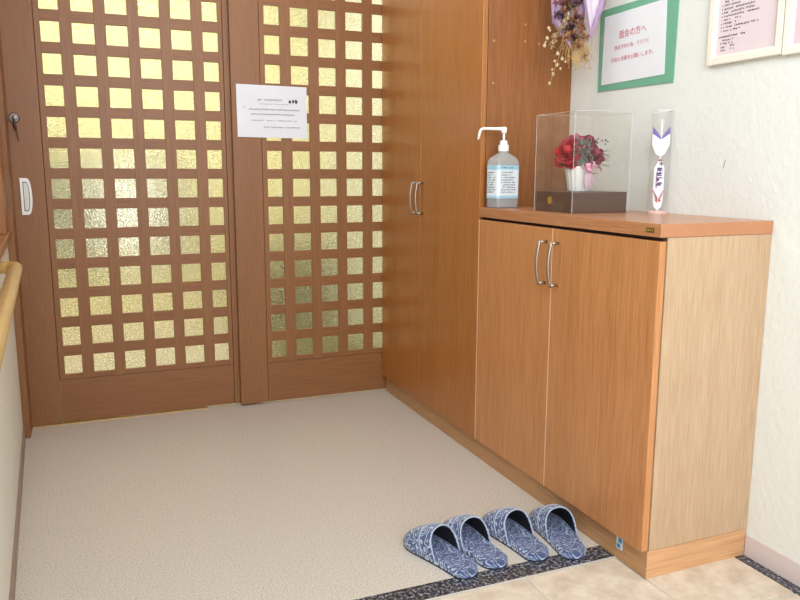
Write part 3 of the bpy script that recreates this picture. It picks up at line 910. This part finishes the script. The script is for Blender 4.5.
# ------------------------------------------------------------------ clear tube with decorative arrow
tx_, ty_ = .3215, .388
tb = thing('clear_tube', 'tall clear plastic tube standing on the cabinet corner against the wall', 'tube', (tx_, ty_, H))
bm = bmesh.new(); lathe(bm, [(.029, .006), (.029, .294)], 40, (tx_, ty_, H), False, False)
obj('tube_wall', bm, M['cleartube'], tb, smooth=True)
bm = bmesh.new(); lathe(bm, [(.0292, .293), (.0292, .2955), (.0285, .2962), (.0278, .2945)], 40, (tx_, ty_, H), False, False)
obj('rim', bm, clear('tube rim plastic', (255, 255, 255), .1, .5, 1.5), tb, smooth=True)
bm = bmesh.new(); lathe(bm, [(.0295, 0), (.0295, .006), (.028, .0075)], 40, (tx_, ty_, H))
obj('tube_base', bm, plain('pale pink tube foot', (222, 190, 178), .4), tb)
ar = thing('decorative_arrow', 'white decorative arrow with purple fletching and red tip inside the clear tube', 'arrow', (tx_, ty_, H+.0075))
ZA = H+.0076
vd = Vector((-1.2396-tx_, -1.4039-ty_, 0)).normalized(); rt = Vector((-vd.y, vd.x, 0))   # faces the entrance
if rt.x < 0: rt = -rt
def apt(a, z, f=0): return Vector((tx_, ty_, ZA+z))+rt*a+vd*f
bm = bmesh.new(); tube(bm, [apt(0, .0), apt(0, .262)], .0022, 10)
obj('shaft', bm, M['white_pl'], ar)
def slab(bm, pts, th=.0012):
    a = [bm.verts.new(apt(x, z, .003)) for x, z in pts]; b = [bm.verts.new(apt(x, z, .003-th)) for x, z in pts]
    bm.faces.new(a); bm.faces.new(b[::-1]); n = len(pts)
    for i in range(n): bm.faces.new((a[i], a[(i+1) % n], b[(i+1) % n], b[i]))
for s in (-1, 1):
    bm = bmesh.new(); slab(bm, [(s*.001, .158), (s*.012, .163), (s*.024, .190), (s*.024, .222), (s*.001, .205)])
    fl = obj('feather', bm, M['white_pl'], ar)
    bm = bmesh.new(); slab(bm, [(s*.001, .2052), (s*.024, .2222), (s*.024, .243), (s*.020, .238), (s*.001, .212)], .0013)
    obj('purple_tip', bm, plain('purple feather', (112, 88, 176), .6), fl)
bm = bmesh.new(); slab(bm, [(-.013, .03), (.013, .03), (.015, .05), (.014, .125), (0, .15), (-.014, .125), (-.015, .05)], .002)
tag_ = obj('tag_card', bm, plain('pale card', (238, 232, 238), .5), ar)
bm = bmesh.new()
PMt = plane_matrix(apt(.008, .070, .0042), (0, 0, 1), -rt)
strokes(bm, PMt, 0, -.002, .06, .0145, 2.4, .0028, 1)
obj('blue_print', bm, plain('blue violet print', (74, 66, 140), .5), tag_)
bm = bmesh.new(); strokes(bm, PMt, .060, -.001, .022, .012, 2, .002, 1); strokes(bm, PMt, -.004, .012, .05, .004, 1, .0014, 1)
obj('plum_print', bm, plain('plum print', (140, 60, 100), .5), tag_)
bm = bmesh.new()
for s in (-1, 1): slab(bm, [(s*.001, .024), (s*.006, .028), (s*.017, .058), (s*.013, .060), (s*.001, .038)], .0035)
obj('red_tip', bm, plain('red tip', (206, 30, 60), .5), ar)
bm = bmesh.new(); slab(bm, [(0, .001), (.010, .010), (.015, .035), (0, .02), (-.015, .035), (-.010, .010)], .0028)
obj('arrowhead', bm, plain('pale arrowhead', (236, 232, 236), .5), ar)

# ------------------------------------------------------------------ dried bouquet hanging in the corner
hv = Vector((.83, -.56, 0)).normalized(); nv_ = Vector((-.56, -.83, 0)).normalized()
bo = Vector((.245, .735, 0))
def bp_(a, z, f=0):
    return bo+hv*a+nv_*f+Vector((0, 0, z))
bq = thing('dried_bouquet', 'dried flower bouquet wrapped in purple paper hanging upside down in the corner', 'bouquet', tuple(bp_(0, 1.5)))
M['wrap'] = plain('purple wrapping paper', (186, 156, 190), .55, noise=.15, nscale=20)
M['wrap2'] = plain('lilac tissue', (222, 206, 226), .55)
def sheet(nm, pts, mat, bow=.015, n=8):
    """curved paper from four corners (a,z,f): top left, top right, bottom right, bottom left"""
    bm = bmesh.new(); P = [bp_(*p) for p in pts]; g_ = []
    for j in range(n+1):
        v = j/n; row = []
        for i in range(n+1):
            u = i/n
            p = P[0]*(1-u)*(1-v)+P[1]*u*(1-v)+P[2]*u*v+P[3]*(1-u)*v
            p = p+nv_*bow*(math.sin(PI*u)+.25*math.sin(u*14+v*3))
            row.append(bm.verts.new(p))
        g_.append(row)
    for j in range(n):
        for i in range(n): bm.faces.new((g_[j][i], g_[j][i+1], g_[j+1][i+1], g_[j+1][i]))
    o = obj(nm, bm, mat, bq, smooth=True)
    md = o.modifiers.new('solid', 'SOLIDIFY'); md.thickness = .0006
    return o
def bqpx(px, py):      # offsets measured from the centre line of the bouquet
    return ((px-576)/305.0, 1.578-py/318.0)
def S(*q): return [(*bqpx(a, b_), f) for a, b_, f in q]
sheet('wrapping', S((549, -45, 0), (560, -45, .0), (577, 58, .01), (555, 28, .01)), M['wrap'])
sheet('wrapping', S((556, -45, .01), (590, -45, .0), (584, 50, .0), (576, 58, .0)), M['wrap'])
sheet('wrapping', S((572, -45, .045), (614, -45, .03), (604, 14, .03), (592, 47, .04)), M['wrap'])
sheet('tissue', S((576, -45, .060), (606, -45, .060), (599, 10, .052), (591, 38, .052)), M['wrap2'])
cols_ = [plain('cream dried petals', (206, 182, 146), .8), plain('tan dried petals', (190, 140, 100), .8),
         plain('dark plum dried petals', (84, 54, 58), .8), plain('rust dried petals', (150, 88, 66), .8), plain('straw stems', (176, 142, 96), .8)]
bm = bmesh.new()
stem_ends = [(553, 50), (555, 88), (558, 62), (563, 70), (571, 62), (590, 70), (594, 75), (588, 60), (584, 66), (565, 55), (577, 60)]
for k, (px_, py_) in enumerate(stem_ends):
    a1, z1 = bqpx(px_, py_)
    a0, z0 = bqpx(570+random.uniform(-5, 8), 12)
    f0 = .02+random.uniform(-.01, .02)
    am = a0*.4+a1*.6+random.uniform(-.008, .008)
    pts = [bp_(a0, z0, f0), bp_((a0+am)/2, z0*.65+z1*.35, f0+.006), bp_(am, z0*.35+z1*.65, f0+.004), bp_(a1, z1, f0)]
    tube(bm, pts, .0009, 5)
for k in range(8):
    tube(bm, [bp_(*bqpx(568+k*1.5, -44), .01), bp_(*bqpx(566+k*2, 15), .02)], .0015, 5)
obj('stem', bm, cols_[4], bq)
for (px_, py_, r_) in ((553, 33, .005), (550, 43, .0055), (548, 51, .0055), (554, 37, .004), (562, 58, .006), (566, 63, .0055), (561, 70, .006), (557, 80, .0055), (555, 89, .005), (565, 74, .004), (570, 24, .006), (571, 21, .0065), (568, 30, .005), (559, 66, .0045), (556, 75, .0035), (569, 66, .0035), (549, 47, .0035)):
    bm = bmesh.new()
    for _ in range(1):
        a1, z1 = bqpx(px_+random.uniform(-1.2, 1.2), py_+random.uniform(-1.2, 1.2)); blob(bm, bp_(a1, z1, .03+random.uniform(-.004, .004)), r_*.95, 2, (1, .9, 1.2), jit=.18)
    obj('cream_berry', bm, cols_[0], bq)
def puff(bm, px_, py_, R, n, f=.03, L=.012, W=.006):
    a1, z1 = bqpx(px_, py_); c = bp_(a1, z1, f)
    for _ in range(n):
        d = Vector([random.gauss(0, 1) for _ in range(3)]).normalized()
        leaf(bm, c+d*R*.3, d, L*random.uniform(.7, 1.2)+R*.5, W)
for nm, ci, lst in (('straw_flower', 0, [(563, 36, .012, 40), (558, 44, .008, 30), (567, 30, .008, 24), (556, 50, .006, 20)]),
                    ('rust_flower', 3, [(566, 6, .012, 40), (572, 4, .010, 30), (568, -6, .012, 30), (582, 24, .008, 24), (584, 34, .009, 24), (558, 10, .008, 24), (565, 12, .007, 20), (585, 45, .005, 16)]),
                    ('plum_flower', 2, [(560, 22, .010, 34), (570, 14, .009, 30), (576, 12, .007, 24), (565, 24, .008, 28), (578, 26, .009, 28), (574, 34, .009, 30), (569, 36, .009, 30), (572, -8, .012, 30), (562, -2, .01, 30), (581, 8, .008, 24), (577, 44, .007, 24)]),
                    ('tan_flower', 1, [(584, 38, .008, 30), (580, 30, .009, 26), (588, 44, .006, 20), (576, 40, .009, 30), (566, 18, .010, 30), (574, 26, .009, 30), (569, 44, .009, 26), (579, 50, .009, 26), (583, 52, .006, 22), (587, 62, .005, 16), (571, 42, .008, 24), (578, 18, .006, 20)])):
    bm = bmesh.new()
    for (a, b_, R, n_) in lst: puff(bm, a, b_, R, n_)
    obj(nm, bm, cols_[ci], bq)
bm = bmesh.new()
for k in range(130):
    px_ = random.gauss(582, 6); py_ = random.uniform(38, 62)
    a1, z1 = bqpx(px_, py_); L_ = random.uniform(.02, .045)
    tube(bm, [bp_(a1, z1, .02), bp_(a1+random.uniform(-.006, .006), z1-L_, .02)], .0006, 4)
    if k % 2: blob(bm, bp_(a1, z1-L_, .02), .0022, 1)
for k in range(26):
    a1, z1 = bqpx(random.gauss(590, 2.5), random.uniform(50, 76)); blob(bm, bp_(a1, z1, .03), random.uniform(.0015, .003), 1)
obj('dried_grass', bm, plain('ochre dried grass', (188, 152, 90), .85), bq)

bm = bmesh.new()
hk = Vector((D, .68, 1.76))
tube(bm, [bp_(0, 1.70, .0), (hk+bp_(0, 1.74, 0))/2, hk+Vector((-.012, 0, 0))], .0012, 6)
obj('string', bm, cols_[0], bq)
bm = bmesh.new(); tube(bm, [hk, hk+Vector((-.014, 0, 0)), hk+Vector((-.016, 0, .006))], .002, 8)
obj('hook', bm, M['metal'], bq)
# ------------------------------------------------------------------ light
def area(name, loc, target, size, size_y, power, col):
    l = bpy.data.lights.new(name, 'AREA'); l.shape = 'RECTANGLE'; l.size = size; l.size_y = size_y; l.energy = power; l.color = col
    o = bpy.data.objects.new(name, l); COL.objects.link(o); o.location = loc
    o.rotation_euler = (Vector(target)-Vector(loc)).to_track_quat('-Z', 'Y').to_euler()
    return o
area('daylight_entrance', (-1.3, -3.2, 1.7), (.1, .4, .7), 2.2, 2.2, 78, (.93, .96, 1))
area('wall_fill', (-.75, -1.75, 1.9), (.4, -.25, .75), .8, .8, 17, (.90, .96, 1))  # unseen softbox added to brighten the right wall
area('left_fill', (-.95, -.55, 2.1), (.35, -.25, .9), .7, .9, 8.5, (.86, .95, 1))  # added fill aimed at the right wall, as if from a left window
area('ceiling_lamp', (-.7, .9, 2.36), (-.7, .9, 0), 1.0, .8, 11, (1, .96, .88))
area('passage_lamp', (-.9, 2.9, 2.36), (-.9, 2.9, 0), 1.6, 1.2, 41, (1, .98, .82))
wd_ = bpy.data.worlds.new('world'); bpy.context.scene.world = wd_; wd_.use_nodes = True
bg = wd_.node_tree.nodes['Background']; bg.inputs['Color'].default_value = (.90, .95, 1, 1); bg.inputs['Strength'].default_value = .75

# ------------------------------------------------------------------ camera
f, yaw, pitch, roll = 757.65, -.3918, -.1681, .0031
cyw, syw, cp, sp = math.cos(yaw), math.sin(yaw), math.cos(pitch), math.sin(pitch)
F = Vector((-syw*cp, cyw*cp, sp)); R0 = Vector((cyw, syw, 0)); U0 = R0.cross(F)
R1 = R0*math.cos(roll)+U0*math.sin(roll); U1 = -R0*math.sin(roll)+U0*math.cos(roll)
cam = bpy.data.cameras.new('camera'); co = bpy.data.objects.new('camera', cam); COL.objects.link(co)
co.matrix_world = Matrix(((R1.x, U1.x, -F.x, -1.2396), (R1.y, U1.y, -F.y, -1.4039), (R1.z, U1.z, -F.z, 1.0191), (0, 0, 0, 1)))
cam.sensor_width = 36; cam.lens = f*36/800; cam.clip_start = .01
bpy.context.scene.camera = co
sc = bpy.context.scene
sc.view_settings.view_transform = 'Standard'
sc.view_settings.exposure = 0
for o in sc.objects:
    if '_base' in o: del o['_base']
